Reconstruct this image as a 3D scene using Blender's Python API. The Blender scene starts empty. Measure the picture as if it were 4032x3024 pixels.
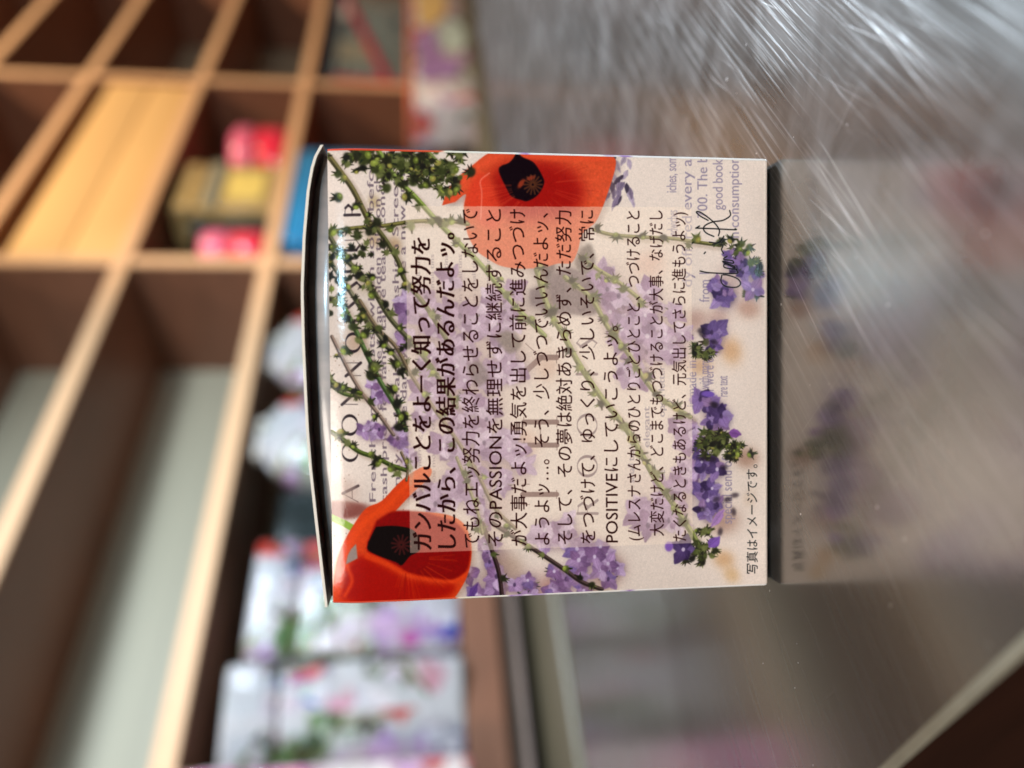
import bpy, bmesh, math, random
import numpy as np
from mathutils import Vector, Matrix

random.seed(11); rng = np.random.default_rng(11)
sc = bpy.context.scene

# ------------------------------------------------------------------ camera
# The picture was taken with the phone on its side: the place's "up" is the picture's left.
FPX, PITCH, ROLL, EYE = 3154.0, 0.12517, 0.01029, 0.05911
def cam_axes():
    R = Vector((1, 0, 0)); F = Vector((0, math.cos(PITCH), -math.sin(PITCH))); D = Vector((0, -math.sin(PITCH), -math.cos(PITCH)))
    c, s = math.cos(ROLL), math.sin(ROLL)
    return c * R + s * D, -s * R + c * D, F
R_, D_, F_ = cam_axes()
cd = bpy.data.cameras.new('camera'); cam = bpy.data.objects.new('camera', cd); sc.collection.objects.link(cam)
X_, Y_, Z_ = D_, R_, -F_
cam.matrix_world = Matrix(((X_.x, Y_.x, Z_.x, 0), (X_.y, Y_.y, Z_.y, 0), (X_.z, Y_.z, Z_.z, EYE), (0, 0, 0, 1)))
cd.sensor_width = 36.0; cd.lens = FPX / 4032 * 36.0; cd.clip_start = 0.005; cd.clip_end = 60
cd.dof.use_dof = True; cd.dof.focus_distance = 0.1275; cd.dof.aperture_fstop = cd.lens / 3.7
sc.camera = cam

# ------------------------------------------------------------------ world, lamps, exposure
w = bpy.data.worlds.new('World'); sc.world = w; w.use_nodes = True
bg = w.node_tree.nodes['Background']; bg.inputs[0].default_value = (0.85, 0.78, 0.72, 1); bg.inputs[1].default_value = 0.13
sc.view_settings.view_transform = 'Standard'; sc.view_settings.look = 'None'; sc.view_settings.exposure = 0; sc.view_settings.gamma = 1
sc.cycles.max_bounces = 8; sc.cycles.sample_clamp_indirect = 6
sc.cycles.use_denoising = True

def lamp(name, loc, aim, size, power, col):
    l = bpy.data.lights.new(name, 'AREA'); l.shape = 'DISK'; l.size = size; l.energy = power; l.color = col
    o = bpy.data.objects.new(name, l); sc.collection.objects.link(o); o.location = loc
    o.rotation_euler = (Vector(aim) - Vector(loc)).to_track_quat('-Z', 'Y').to_euler(); return o
lamp('ceiling_spot_lamp', (-0.22, -0.62, 0.66), (0.0, 0.12, 0.03), 0.30, 9.9, (1.0, 0.89, 0.79))
def spot(name, loc, aim, cone, power, col):
    l = bpy.data.lights.new(name, 'SPOT'); l.spot_size = math.radians(cone); l.spot_blend = .35; l.shadow_soft_size = .05; l.energy = power; l.color = col
    o = bpy.data.objects.new(name, l); sc.collection.objects.link(o); o.location = loc
    o.rotation_euler = (Vector(aim) - Vector(loc)).to_track_quat('-Z', 'Y').to_euler(); return o
spot('left_cabinet_spotlight', (0.25, 0.0, 1.9), (-.12, .98, .28), 48, 30, (1.0, 0.84, 0.66))
spot('right_cabinet_spotlight', (1.15, 0.55, 1.8), (.88, 1.85, .24), 68, 175, (1.0, 0.77, 0.54))
lamp('cool_side_lamp', (0.62, 0.50, 0.62), (0.0, 0.12, 0.0), 0.16, 20, (0.74, 0.88, 1.0))
lamp('cool_glint_lamp', (0.10, -0.75, 0.55), (0.02, 0.12, 0.05), 0.05, 3.6, (0.45, 0.78, 1.0))  # small blue lamp added for the glint along the box's top crease

# ------------------------------------------------------------------ helpers
def link(o, parent=None):
    sc.collection.objects.link(o)
    if parent is not None: o.parent = parent
    return o
def mesh_obj(name, verts, faces, mat, parent=None, smooth=False):
    me = bpy.data.meshes.new(name); me.from_pydata([tuple(v) for v in verts], [], faces); me.update()
    bm = bmesh.new(); bm.from_mesh(me); bmesh.ops.recalc_face_normals(bm, faces=bm.faces); bm.to_mesh(me); bm.free()
    if mat: me.materials.append(mat)
    if smooth: me.polygons.foreach_set('use_smooth', [True] * len(me.polygons))
    return link(bpy.data.objects.new(name, me), parent)
def bm_obj(name, bm, mat, parent=None, smooth=False):
    me = bpy.data.meshes.new(name); bmesh.ops.recalc_face_normals(bm, faces=bm.faces); bm.to_mesh(me); bm.free()
    for m in (mat if isinstance(mat, (list, tuple)) else [mat]): me.materials.append(m)
    if smooth: me.polygons.foreach_set('use_smooth', [True] * len(me.polygons))
    return link(bpy.data.objects.new(name, me), parent)
def thing(name, label, cat, loc=(0, 0, 0), rz=0, group=None):
    o = bpy.data.objects.new(name, None); o.empty_display_size = 0.02; link(o)
    o.location = loc; o.rotation_euler = (0, 0, rz); o['label'] = label; o['category'] = cat
    if group: o['group'] = group
    return o
def box_bm(x0, x1, y0, y1, z0, z1, bev=0.0, seg=2, uv=False):
    bm = bmesh.new(); bmesh.ops.create_cube(bm, size=1)
    for v in bm.verts:
        v.co = Vector((x0 + (v.co.x + .5) * (x1 - x0), y0 + (v.co.y + .5) * (y1 - y0), z0 + (v.co.z + .5) * (z1 - z0)))
    if bev > 0: bmesh.ops.bevel(bm, geom=list(bm.edges), offset=bev, segments=seg, affect='EDGES', profile=0.5)
    if uv:
        ul = bm.loops.layers.uv.new('UVMap')
        for f in bm.faces:
            n = f.normal; f.normal_update(); n = f.normal
            for lp in f.loops:
                c = lp.vert.co
                if abs(n.y) >= abs(n.x) and abs(n.y) >= abs(n.z): lp[ul].uv = (c.x, c.z)
                elif abs(n.x) >= abs(n.z): lp[ul].uv = (c.y + .31, c.z)
                else: lp[ul].uv = (c.x, c.y + .57)
    return bm

def mat_new(name):
    m = bpy.data.materials.new(name); m.use_nodes = True
    return m, m.node_tree, m.node_tree.nodes['Principled BSDF']
def mat_plain(name, col, rough=0.5, var=0.12, scale=30, stretch=(1, 1, 1), metal=0.0, coat=0.0, bump=0.0, rz=0.0, coat_rough=0.1):
    m, nt, b = mat_new(name); N = nt.nodes; L = nt.links
    tc = N.new('ShaderNodeTexCoord'); mp = N.new('ShaderNodeMapping'); mp.inputs['Scale'].default_value = stretch; mp.inputs['Rotation'].default_value = (0, 0, rz)
    nz = N.new('ShaderNodeTexNoise'); nz.inputs['Scale'].default_value = scale; nz.inputs['Detail'].default_value = 5
    L.new(tc.outputs['Object'], mp.inputs['Vector']); L.new(mp.outputs[0], nz.inputs['Vector'])
    cr = N.new('ShaderNodeValToRGB'); e = cr.color_ramp.elements
    e[0].position = .3; e[1].position = .7
    e[0].color = tuple(max(0, c * (1 - var)) for c in col) + (1,); e[1].color = tuple(min(1, c * (1 + var)) for c in col) + (1,)
    L.new(nz.outputs[0], cr.inputs[0]); L.new(cr.outputs[0], b.inputs['Base Color'])
    b.inputs['Roughness'].default_value = rough; b.inputs['Metallic'].default_value = metal
    if max(col) < .03: b.inputs['Specular IOR Level'].default_value = .1      # dull dark finishes
    b.inputs['Coat Weight'].default_value = coat; b.inputs['Coat Roughness'].default_value = coat_rough
    if bump:
        bp = N.new('ShaderNodeBump'); bp.inputs['Strength'].default_value = bump; bp.inputs['Distance'].default_value = 0.002
        L.new(nz.outputs[0], bp.inputs['Height']); L.new(bp.outputs[0], b.inputs['Normal'])
    return m

# ------------------------------------------------------------------ printing: a small raster painter (numpy), used for the flat print on packages
class Canvas:
    def __init__(s, W, H, col, fwd=None):
        s.W, s.H = W, H; s.a = np.empty((H, W, 3), np.float32); s.a[:] = col; s.fwd = fwd or (lambda p: np.asarray(p, float))
        s.k = 1.0
    def T(s, pts): return s.fwd(np.asarray(pts, float).reshape(-1, 2))
    def _bbox(s, q, pad):
        x0 = max(0, int(q[:, 0].min() - pad)); x1 = min(s.W, int(q[:, 0].max() + pad) + 2)
        y0 = max(0, int(q[:, 1].min() - pad)); y1 = min(s.H, int(q[:, 1].max() + pad) + 2)
        if x1 <= x0 or y1 <= y0: return None
        return x0, x1, y0, y1
    def _blend(s, bb, m, col, alpha, tex=0.0):
        x0, x1, y0, y1 = bb; m = (m * alpha)[..., None].astype(np.float32)
        c = np.asarray(col, np.float32)
        if tex:
            n = rng.standard_normal(((y1 - y0) // 4 + 2, (x1 - x0) // 4 + 2))
            n = np.repeat(np.repeat(n, 4, 0), 4, 1)[:y1 - y0, :x1 - x0]; n = blur(n, 2.0)
            c = np.clip(c * (1 + tex * n[..., None]), 0, 1)
        s.a[y0:y1, x0:x1] = s.a[y0:y1, x0:x1] * (1 - m) + c * m
    def poly(s, pts, col, alpha=1.0, soft=0.0, tex=0.0, raw=False):
        q = np.asarray(pts, float) if raw else s.T(pts)
        bb = s._bbox(q, 2 + 3 * soft)
        if bb is None: return
        x0, x1, y0, y1 = bb; SS = 2 if (x1 - x0) * (y1 - y0) < 250000 else 1
        X = (np.arange((x1 - x0) * SS) + .5) / SS + x0; Y = (np.arange((y1 - y0) * SS) + .5) / SS + y0
        ins = np.zeros((len(Y), len(X)), bool)
        for i in range(len(q)):
            ax, ay = q[i]; bx, by = q[(i + 1) % len(q)]
            if ay == by: continue
            rows = (Y > min(ay, by)) & (Y <= max(ay, by))
            if not rows.any(): continue
            xc = ax + (Y[rows] - ay) * (bx - ax) / (by - ay)
            ins[rows] ^= X[None, :] < xc[:, None]
        m = ins.reshape(y1 - y0, SS, x1 - x0, SS).mean((1, 3))
        if soft > 0: m = blur(m, soft)
        s._blend(bb, m, col, alpha, tex)
    def stroke(s, pts, width, col, alpha=1.0, soft=0.6, tex=0.0, w1=None):
        q = s.T(pts); w1 = width if w1 is None else w1; k = s.k
        bb = s._bbox(q, width * k + 3)
        if bb is None: return
        x0, x1, y0, y1 = bb; X, Y = np.meshgrid(np.arange(x0, x1) + .5, np.arange(y0, y1) + .5)
        best = np.full(X.shape, 1e9); n = len(q) - 1
        for i in range(n):
            a, b = q[i], q[i + 1]; d = b - a; L2 = max(1e-9, d @ d)
            t = np.clip(((X - a[0]) * d[0] + (Y - a[1]) * d[1]) / L2, 0, 1)
            r = (width + (w1 - width) * (i + t) / n) * k / 2
            best = np.minimum(best, np.hypot(X - a[0] - t * d[0], Y - a[1] - t * d[1]) - r)
        s._blend(bb, np.clip(.5 - best / (2 * soft), 0, 1), col, alpha, tex)
    def blob(s, c, rx, ry, ang, col, alpha=1.0, soft=0.8, tex=0.0):
        q = s.T([c])[0]; k = s.k; rx *= k; ry *= k; R = max(rx, ry) * (1 + soft) + 3
        bb = s._bbox(np.array([q - R, q + R]), 0)
        if bb is None: return
        x0, x1, y0, y1 = bb; X, Y = np.meshgrid(np.arange(x0, x1) + .5 - q[0], np.arange(y0, y1) + .5 - q[1])
        ca, sa = math.cos(ang), math.sin(ang); d = np.hypot((X * ca + Y * sa) / rx, (-X * sa + Y * ca) / ry)
        s._blend(bb, 1 / (1 + np.exp(np.clip((d - 1) / max(.03, soft * .18), -30, 30))), col, alpha, tex)
    def image(s, name):
        a = np.clip(s.a, 0, 1); im = bpy.data.images.new(name, s.W, s.H, alpha=False)
        px = np.ones((s.H, s.W, 4), np.float32); px[..., :3] = a[::-1]; im.pixels.foreach_set(px.ravel()); im.update(); im.pack(); return im
def blur(a, sg):
    r = int(3 * sg) + 1; k = np.exp(-np.arange(-r, r + 1) ** 2 / (2 * sg * sg)); k /= k.sum()
    p = np.pad(a, ((r, r), (0, 0)), mode='edge'); a = sum(k[i] * p[i:i + a.shape[0]] for i in range(2 * r + 1))
    p = np.pad(a, ((0, 0), (r, r)), mode='edge'); return sum(k[i] * p[:, i:i + a.shape[1]] for i in range(2 * r + 1))
def C(r, g, b): return (r / 255, g / 255, b / 255)

# ---- outlines of lettering, taken from Blender's own built-in font
def text_tris(body, bold=0.0):
    cu = bpy.data.curves.new('t', 'FONT'); cu.body = body; cu.resolution_u = 3; cu.offset = bold
    o = bpy.data.objects.new('t', cu); sc.collection.objects.link(o)
    dg = bpy.context.evaluated_depsgraph_get(); me = bpy.data.meshes.new_from_object(o.evaluated_get(dg))
    me.calc_loop_triangles(); v = np.array([x.co[:2] for x in me.vertices]).reshape(-1, 2)
    t = np.array([l.vertices[:] for l in me.loop_triangles]).reshape(-1, 3)
    bpy.data.objects.remove(o); bpy.data.curves.remove(cu); bpy.data.meshes.remove(me)
    return v, t
def draw_text(cv, body, place, col, alpha=1.0, bold=0.0, fat=0.0):
    """place maps (n,2) em coordinates with x normalised to 0..1 to the canvas's source coordinates"""
    v, t = text_tris(body, bold)
    if not len(v): return
    x0, x1 = v[:, 0].min(), v[:, 0].max(); em = v.copy(); em[:, 0] = (em[:, 0] - x0) / (x1 - x0)
    q = cv.T(place(em)); bb = cv._bbox(q, 3)
    if bb is None: return
    bx0, bx1, by0, by1 = bb; SS = 3
    m = np.zeros(((by1 - by0) * SS, (bx1 - bx0) * SS), bool); q = (q - [bx0, by0]) * SS
    for a, b, c in q[t]:
        lx = max(0, int(min(a[0], b[0], c[0]))); hx = min(m.shape[1], int(max(a[0], b[0], c[0])) + 2)
        ly = max(0, int(min(a[1], b[1], c[1]))); hy = min(m.shape[0], int(max(a[1], b[1], c[1])) + 2)
        if hx <= lx or hy <= ly: continue
        X = np.arange(lx, hx)[None, :] + .5; Y = np.arange(ly, hy)[:, None] + .5
        e1 = (b[0] - a[0]) * (Y - a[1]) - (b[1] - a[1]) * (X - a[0])
        e2 = (c[0] - b[0]) * (Y - b[1]) - (c[1] - b[1]) * (X - b[0])
        e3 = (a[0] - c[0]) * (Y - c[1]) - (a[1] - c[1]) * (X - c[0])
        m[ly:hy, lx:hx] |= ((e1 >= 0) & (e2 >= 0) & (e3 >= 0)) | ((e1 <= 0) & (e2 <= 0) & (e3 <= 0))
    if fat:      # thicken along the reading direction only, which gives upright strokes more weight
        k = int(round(fat * cv.k * SS)); mf = m.copy()
        for d in range(1, k + 1): mf[:, d:] |= m[:, :-d]
        m = mf
    mm = m.reshape(by1 - by0, SS, bx1 - bx0, SS).mean((1, 3))
    cv._blend(bb, mm, col, alpha)

# ---- layout of the front print; positions below are in the print's own layout units (x down the face, y from right to left)
SZ = 1180
src = np.array([(1302, 2387), (1293, 571), (3026, 628), (3024, 2306)], float); dst = np.array([(0, 0), (1, 0), (1, 1), (0, 1)], float) * SZ
A = []
for (x, y), (X, Y) in zip(src, dst):
    A.append([x, y, 1, 0, 0, 0, -X * x, -X * y, X]); A.append([0, 0, 0, x, y, 1, -Y * x, -Y * y, Y])
A = np.array(A); h8 = np.linalg.solve(A[:, :8], A[:, 8])
def homog(p):
    p = np.asarray(p, float).reshape(-1, 2); d = h8[6] * p[:, 0] + h8[7] * p[:, 1] + 1
    return np.stack([(h8[0] * p[:, 0] + h8[1] * p[:, 1] + h8[2]) / d, (h8[3] * p[:, 0] + h8[4] * p[:, 1] + h8[5]) / d], 1)

VIO = [C(140, 110, 142), C(158, 128, 160), C(120, 88, 122), C(178, 152, 178), C(104, 76, 108), C(194, 170, 192), C(166, 138, 166)]
BLV = [C(96, 76, 118), C(74, 56, 92), C(116, 94, 138), C(150, 126, 166), C(54, 40, 70), C(136, 108, 152)]
GRN = [C(62, 66, 38), C(46, 46, 32), C(82, 86, 50), C(106, 108, 66)]
LIM = [C(116, 124, 58), C(140, 146, 70), C(100, 106, 50), C(148, 134, 74)]
DRK = [C(38, 36, 30), C(50, 38, 36), C(58, 50, 34), C(34, 42, 34)]

def petal(cv, x, y, ang, L, Wd, col):
    pts = []
    for t in np.linspace(0, 1, 9): pts.append((t * L, Wd * math.sin(math.pi * min(1, t ** .8)) * .55 + .05 * Wd))
    for t in np.linspace(1, 0, 9): pts.append((t * L, -Wd * math.sin(math.pi * min(1, t ** .8)) * .55 - .05 * Wd))
    ca, sa = math.cos(ang), math.sin(ang)
    P = [(x + a * ca - b * sa + random.uniform(-.04, .04) * L, y + a * sa + b * ca + random.uniform(-.04, .04) * L) for a, b in pts]
    cv.poly(P, col, .95, 1.0, tex=.05)
    k2 = random.choice((.84, 1.10, 1.2)); c2 = tuple(min(1, c * k2 + .02) for c in col)
    P2 = [(x + (a * .8 + .1 * L) * ca - (b * .5 + .1 * Wd) * sa, y + (a * .8 + .1 * L) * sa + (b * .5 + .1 * Wd) * ca) for a, b in pts]
    cv.poly(P2, c2, .55, 1.6)
    cv.stroke([(x, y), (x + L * .8 * ca, y + L * .8 * sa)], 2, tuple(c * .72 for c in col), .5)
def flower(cv, x, y, r, pal, squash=None):
    n = random.choice((4, 5, 5)); a0 = random.uniform(0, 6.28); r *= 1.12
    cv.blob((x + 5, y + 5), r * .75, r * .75, 0, tuple(c * .7 for c in pal[0]), .35, 1.2)
    for i in range(n):
        a = a0 + i * 6.28 / n + random.uniform(-.25, .25)
        petal(cv, x, y, a, r * random.uniform(.75, 1.3), r * random.uniform(.5, .8), random.choice(pal))
    cv.blob((x, y), r * .5, r * .5, 0, tuple(min(1, c * 1.25) for c in pal[0]), .3, 1.5)
    if random.random() < .6: cv.blob((x, y), r * .16, r * .14, 0, C(214, 196, 214), .8, .6)
    else: cv.blob((x, y), r * .2, r * .14, 0, C(60, 44, 70), .7, .6)
def cluster(cv, cx, cy, sx, sy, n, r, pal=VIO, green=.3):
    if n > 2: cv.blob((cx + 22, cy + 14), sx * 1.15, sy * 1.1, math.pi / 2, C(150, 118, 116), .45, 1.3)
    for i in range(n):
        x, y = cx + random.uniform(-1, 1) * sx, cy + random.uniform(-1, 1) * sy
        if random.random() < green: bud(cv, x, y, r * .45)
        flower(cv, x, y, r * random.uniform(.75, 1.2), pal)
def bud(cv, x, y, r, bright=.6):
    r *= 1.1; bright *= .75
    a = random.uniform(0, 6.28)
    for k in range(random.randint(4, 7)):
        b = a + random.uniform(-1.7, 1.7)
        cv.stroke([(x, y), (x + math.cos(b) * r * 1.9, y + math.sin(b) * r * 1.7)], r * .8, random.choice(DRK + GRN), .9, w1=1.5)
    cv.blob((x, y), r * 1.0, r * .8, a, random.choice(GRN + DRK[:1]), .95, .6, tex=.1)
    if random.random() < bright:
        ca, sa = math.cos(a + 3.1), math.sin(a + 3.1)
        cv.blob((x + ca * r * .5, y + sa * r * .5), r * .72, r * .55, a, random.choice(LIM), .95, .6)
        cv.blob((x + ca * r * .6, y + sa * r * .6 - 2), r * .28, r * .22, a, C(176, 190, 96), .5, .9)
def smooth(pts, n=6):
    P = [np.array(p, float) for p in pts]; P = [2 * P[0] - P[1]] + P + [2 * P[-1] - P[-2]]; out = []
    for i in range(1, len(P) - 2):
        for t in np.linspace(0, 1, n, endpoint=False):
            a, b, c, d = P[i - 1:i + 3]
            out.append(.5 * ((2 * b) + (c - a) * t + (2 * a - 5 * b + 4 * c - d) * t * t + (3 * b - a - 3 * c + d) * t ** 3))
    out.append(P[-2]); return [tuple(p) for p in out]
def stem(cv, pts, wd, col, buds=0, br=13, w1=None, bright=.6, spread=18):
    q = smooth(pts); cv.stroke([(x + 16, y + 14) for x, y in q], wd * 1.5, C(150, 126, 104), .35, 4.0)
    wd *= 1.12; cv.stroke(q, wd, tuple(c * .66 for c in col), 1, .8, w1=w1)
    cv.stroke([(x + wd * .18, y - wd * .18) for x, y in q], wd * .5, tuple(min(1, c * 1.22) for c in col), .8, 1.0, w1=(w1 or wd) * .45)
    for i in range(buds):
        t = (i + random.uniform(.1, .9)) / buds * (len(q) - 1); p = q[int(t)]; sd = random.choice((-1, 1))
        x = p[0] + random.uniform(-spread, spread); y = p[1] + random.uniform(-spread, spread) * .8 + sd * 5
        cv.stroke([p, (x, y)], 6, tuple(c * .8 for c in col), .9, .8); bud(cv, x, y, br * random.uniform(.7, 1.25), bright)

def build_front_print():
    cv = Canvas(SZ, SZ, C(222, 203, 190), homog); cv.k = SZ / 1750
    # paper tone, slightly uneven
    yy, xx = np.mgrid[0:SZ, 0:SZ] / SZ
    tone = blur(rng.standard_normal((40, 40)), 3); tone = np.kron(tone, np.ones((SZ // 40 + 1, SZ // 40 + 1)))[:SZ, :SZ]; tone = blur(tone, 12)
    cv.a *= (1 + .03 * tone / tone.std() * .5)[..., None]
    for x, y, r, c in [(2740, 1260, 50, C(170, 134, 122)), (2950, 1215, 45, C(172, 130, 112)), (2880, 1380, 50, C(196, 150, 108)), (2760, 1440, 45, C(190, 150, 116)), (2830, 1250, 40, C(186, 152, 140)),
                       (2940, 1800, 48, C(150, 112, 92)), (2900, 1740, 30, C(180, 164, 150)), (2850, 2050, 60, C(160, 124, 108)), (2850, 2200, 40, C(196, 150, 106)), (2880, 2260, 34, C(204, 164, 120)), (2950, 1960, 30, C(205, 180, 160)),
                       (1960, 2230, 60, C(168, 140, 122)), (2010, 2260, 60, C(170, 142, 124)), (2180, 2335, 60, C(196, 128, 104)), (2380, 2280, 46, C(196, 162, 126)), (2420, 2230, 40, C(206, 176, 150)),
                       (1480, 790, 24, C(176, 150, 110)), (1560, 960, 30, C(170, 136, 100)), (1480, 940, 28, C(176, 146, 112)), (1440, 1120, 34, C(178, 158, 136)), (1440, 560, 60, C(160, 130, 110)), (1410, 1330, 34, C(178, 146, 124)),
                       (1390, 1350, 40, C(186, 158, 138)), (1440, 1960, 40, C(214, 196, 184)), (1880, 1790, 60, C(160, 130, 130)), (2060, 1750, 60, C(206, 160, 136)), (2160, 1440, 50, C(190, 150, 130)), (2560, 1040, 60, C(206, 164, 148)),
                       (2130, 1180, 60, C(90, 74, 78)), (2200, 1150, 60, C(96, 80, 84)), (2320, 1170, 50, C(120, 96, 96)), (2160, 1075, 50, C(88, 72, 76)), (1780, 1560, 50, C(150, 120, 130)), (2520, 1900, 60, C(206, 184, 176))]:
        cv.blob((x, y), r, r * .8, random.uniform(0, 3), c, .75, 1.6)
    for i in range(60):
        cv.blob((random.uniform(1300, 1600), random.uniform(1200, 2150)), 2.2, 2.2, 0, C(120, 80, 60), .6)
    # article headline and body lettering under the flowers
    def vert(x0, em, y0, y1):   # lettering runs up the picture: baseline at x0
        return lambda e: np.stack([x0 - e[:, 1] * em, y0 + (y1 - y0) * e[:, 0]], 1)
    ink = C(52, 40, 44)
    def serif_letter(ch, x0, x1, ya, yb, ink, th=11, tn=2.5):
        X = lambda t: x0 + (x1 - x0) * t; Y = lambda t: ya + (yb - ya) * t      # t: top..bottom of letter, 0..1 left..right of letter
        S = lambda a, b, wd: cv.stroke([(X(a[1]), Y(a[0])), (X(b[1]), Y(b[0]))], wd, ink, .9, .7)
        def ring(open_=0):
            n = 40
            for i in range(n):
                a, b = 6.283 * i / n, 6.283 * (i + 1) / n
                if open_ and math.cos(a) > .62: continue
                cv.stroke([(X(.5 + .5 * math.sin(a)), Y(.5 + .5 * math.cos(a))), (X(.5 + .5 * math.sin(b)), Y(.5 + .5 * math.cos(b)))], tn + (th - tn) * abs(math.cos((a + b) / 2)) ** 1.6, ink, .9, .7)
        if ch == 'O': ring()
        elif ch == 'C': ring(1); S((.9, .2), (.93, .3), tn * 1.4)
        elif ch == 'I': S((.5, 0), (.5, 1), th); S((.25, 0), (.75, 0), tn); S((.25, 1), (.75, 1), tn)
        elif ch == 'N': S((.08, 0), (.08, 1), tn); S((.05, 0), (.92, 1), th); S((.92, 0), (.92, 1), tn)
        elif ch == 'A': S((.5, 0), (0, 1), tn); S((.5, 0), (1, 1), th); S((.2, .62), (.78, .62), tn)
        elif ch == 'E': S((.15, 0), (.15, 1), th); [S((.15, t), (.9, t), tn) for t in (0, .5, 1)]
        elif ch == 'U': S((.1, 0), (.1, .75), th); S((.9, 0), (.9, .75), tn); S((.1, .75), (.5, 1), th * .7); S((.5, 1), (.9, .75), tn)
        elif ch == 'R': S((.15, 0), (.15, 1), th); S((.15, 0), (.6, .05), tn); S((.6, .05), (.78, .25), th * .8); S((.78, .25), (.6, .48), th * .8); S((.6, .48), (.15, .5), tn); S((.5, .5), (.95, 1), th)
        elif ch == 'S': [S(a, b, wd) for a, b, wd in (((.85, .15), (.5, 0), tn), ((.5, 0), (.2, .2), th * .6), ((.2, .2), (.8, .75), th), ((.8, .75), (.5, 1), th * .6), ((.5, 1), (.12, .85), tn))]
        elif ch == 'H': S((.15, 0), (.15, 1), th); S((.85, 0), (.85, 1), th); S((.15, .5), (.85, .5), tn); [S((a, t), (b, t), tn) for a, b in ((0, .3), (.7, 1)) for t in (0, 1)]
        elif ch == 'T': S((.5, 0), (.5, 1), th); S((0, 0), (1, 0), tn); S((.3, 1), (.7, 1), tn); S((0, 0), (0, .2), tn); S((1, 0), (1, .2), tn)
        elif ch == 'Y': S((.5, .5), (.5, 1), th); S((.5, .5), (0, 0), th); S((.5, .5), (1, 0), tn); S((.3, 1), (.7, 1), tn)
    for ch, ya, yb in [('A', 1976, 1912), ('C', 1812, 1745), ('O', 1708, 1634), ('N', 1594, 1530), ('N', 1480, 1420), ('O', 1380, 1310), ('I', 1268, 1248), ('S', 1215, 1170), ('S', 1140, 1100), ('E', 1070, 1030), ('U', 985, 935), ('R', 850, 788)]:
        serif_letter(ch, 1345 if ya > 1500 else 1362, 1408 if ya > 1500 else 1422, ya, yb, ink)
    g = C(84, 56, 54)
    for ch, x0, x1, ya, yb, th in [('T', 2060, 2194, 1985, 1905, 20), ('H', 2066, 2196, 1770, 1640, 20), ('Y', 2074, 2196, 1460, 1350, 22)]: serif_letter(ch, x0, x1, ya, yb, g, th, 3)
    g = C(112, 92, 96)
    for ch, ya, yb in [('R', 2030, 1965), ('O', 1872, 1795), ('O', 1712, 1632), ('I', 1478, 1464), ('S', 1372, 1325), ('S', 1230, 1190)]: serif_letter(ch, 2276, 2354, ya, yb, g, 11, 3)
    body = [('French breakfasts, when sold before, ', 1475, 1975, 560), ('cash price for fancy table tea in London', 1520, 1980, 640), ('dandy Earl makes at Fashion Street', 1572, 2000, 700), ('romance to an olden tale on choice', 1502, 1640, 560), ('the dandy Fuel made a new tune', 1600, 1700, 640)]
    for tx, x, ya, yb in body: draw_text(cv, tx, vert(x + 3, 37, ya, yb), C(86, 70, 84), .7, 0, 1.6)
    for i in range(6):
        draw_text(cv, 'such fine morning tea at home were seldom sold in small tins', vert(1660 + i * 55, 24, 2000 - i * 9, 1000), C(90, 74, 92), .5, 0, 1.6)
    rows = [('iches, som', 2664, 760, 622), ('sandwiches', 2668, 950, 830), ('dy offered every al', 2724, 1130, 620), ('700. The b', 2785, 860, 620), ('from 1', 2792, 1190, 1075), ('good book', 2845, 830, 632), ('with many a nice', 2790, 1530, 1340),
            ('in consumption', 2908, 950, 626), ('is made in', 2740, 1600, 1420), ('interior were on', 2808, 1640, 1390), ('rare text', 2862, 1560, 1480), ('special send of', 2878, 2060, 1800), ('of my', 2815, 1930, 1895)]
    for tx, x, ya, yb in rows: draw_text(cv, tx, vert(x + 4, 57, ya, yb), C(140, 126, 144), .85, 0, 1.2)
    for i, (x, ya, yb) in enumerate([(2558, 1540, 1380), (2620, 1640, 1440), (2500, 1900, 1700), (2560, 1760, 1600), (2620, 2000, 1850)]): draw_text(cv, ('table tin', 'open letter', 'small tea cup', 'elegant', 'when in time')[i], vert(x, 36, ya, yb), C(104, 92, 112), .7, 0, 2)

    # violet blossoms, mid-field (mostly under the pale text panel)
    for cx, cy, sx, sy, n in [(1650, 1250, 50, 90, 10), (1800, 1180, 100, 80, 16), (1760, 1380, 110, 110, 26), (1700, 1560, 60, 90, 14), (1860, 1560, 90, 130, 26), (1960, 1260, 80, 120, 20), (2010, 1420, 60, 60, 10), (1830, 1790, 110, 90, 22),
                              (1960, 1760, 60, 80, 10), (1740, 1930, 70, 60, 9), (1930, 1960, 60, 100, 12), (2030, 1820, 40, 60, 7), (2180, 2090, 70, 50, 8), (2260, 2120, 60, 30, 6), (2400, 1180, 60, 110, 14), (2500, 1250, 80, 110, 20), (2600, 1300, 60, 90, 14),
                              (2490, 1420, 60, 60, 8), (2660, 1360, 40, 60, 7), (2540, 2010, 60, 60, 9), (2640, 1990, 50, 90, 10), (2690, 1880, 30, 70, 7), (2700, 1720, 26, 60, 6), (2340, 820, 40, 60, 0)]:
        cluster(cv, cx, cy, sx * 1.05, sy * 1.05, max(1, int(n * .72)) if n else 0, 46, VIO, .34)
    for cx, cy, sx, sy, n in [(1490, 1540, 36, 30, 4), (1470, 1700, 40, 24, 4), (1560, 1730, 40, 30, 5), (1590, 1800, 30, 24, 4), (1620, 1920, 30, 20, 2)]: cluster(cv, cx, cy, sx, sy, n, 34, VIO, .1)
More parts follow.
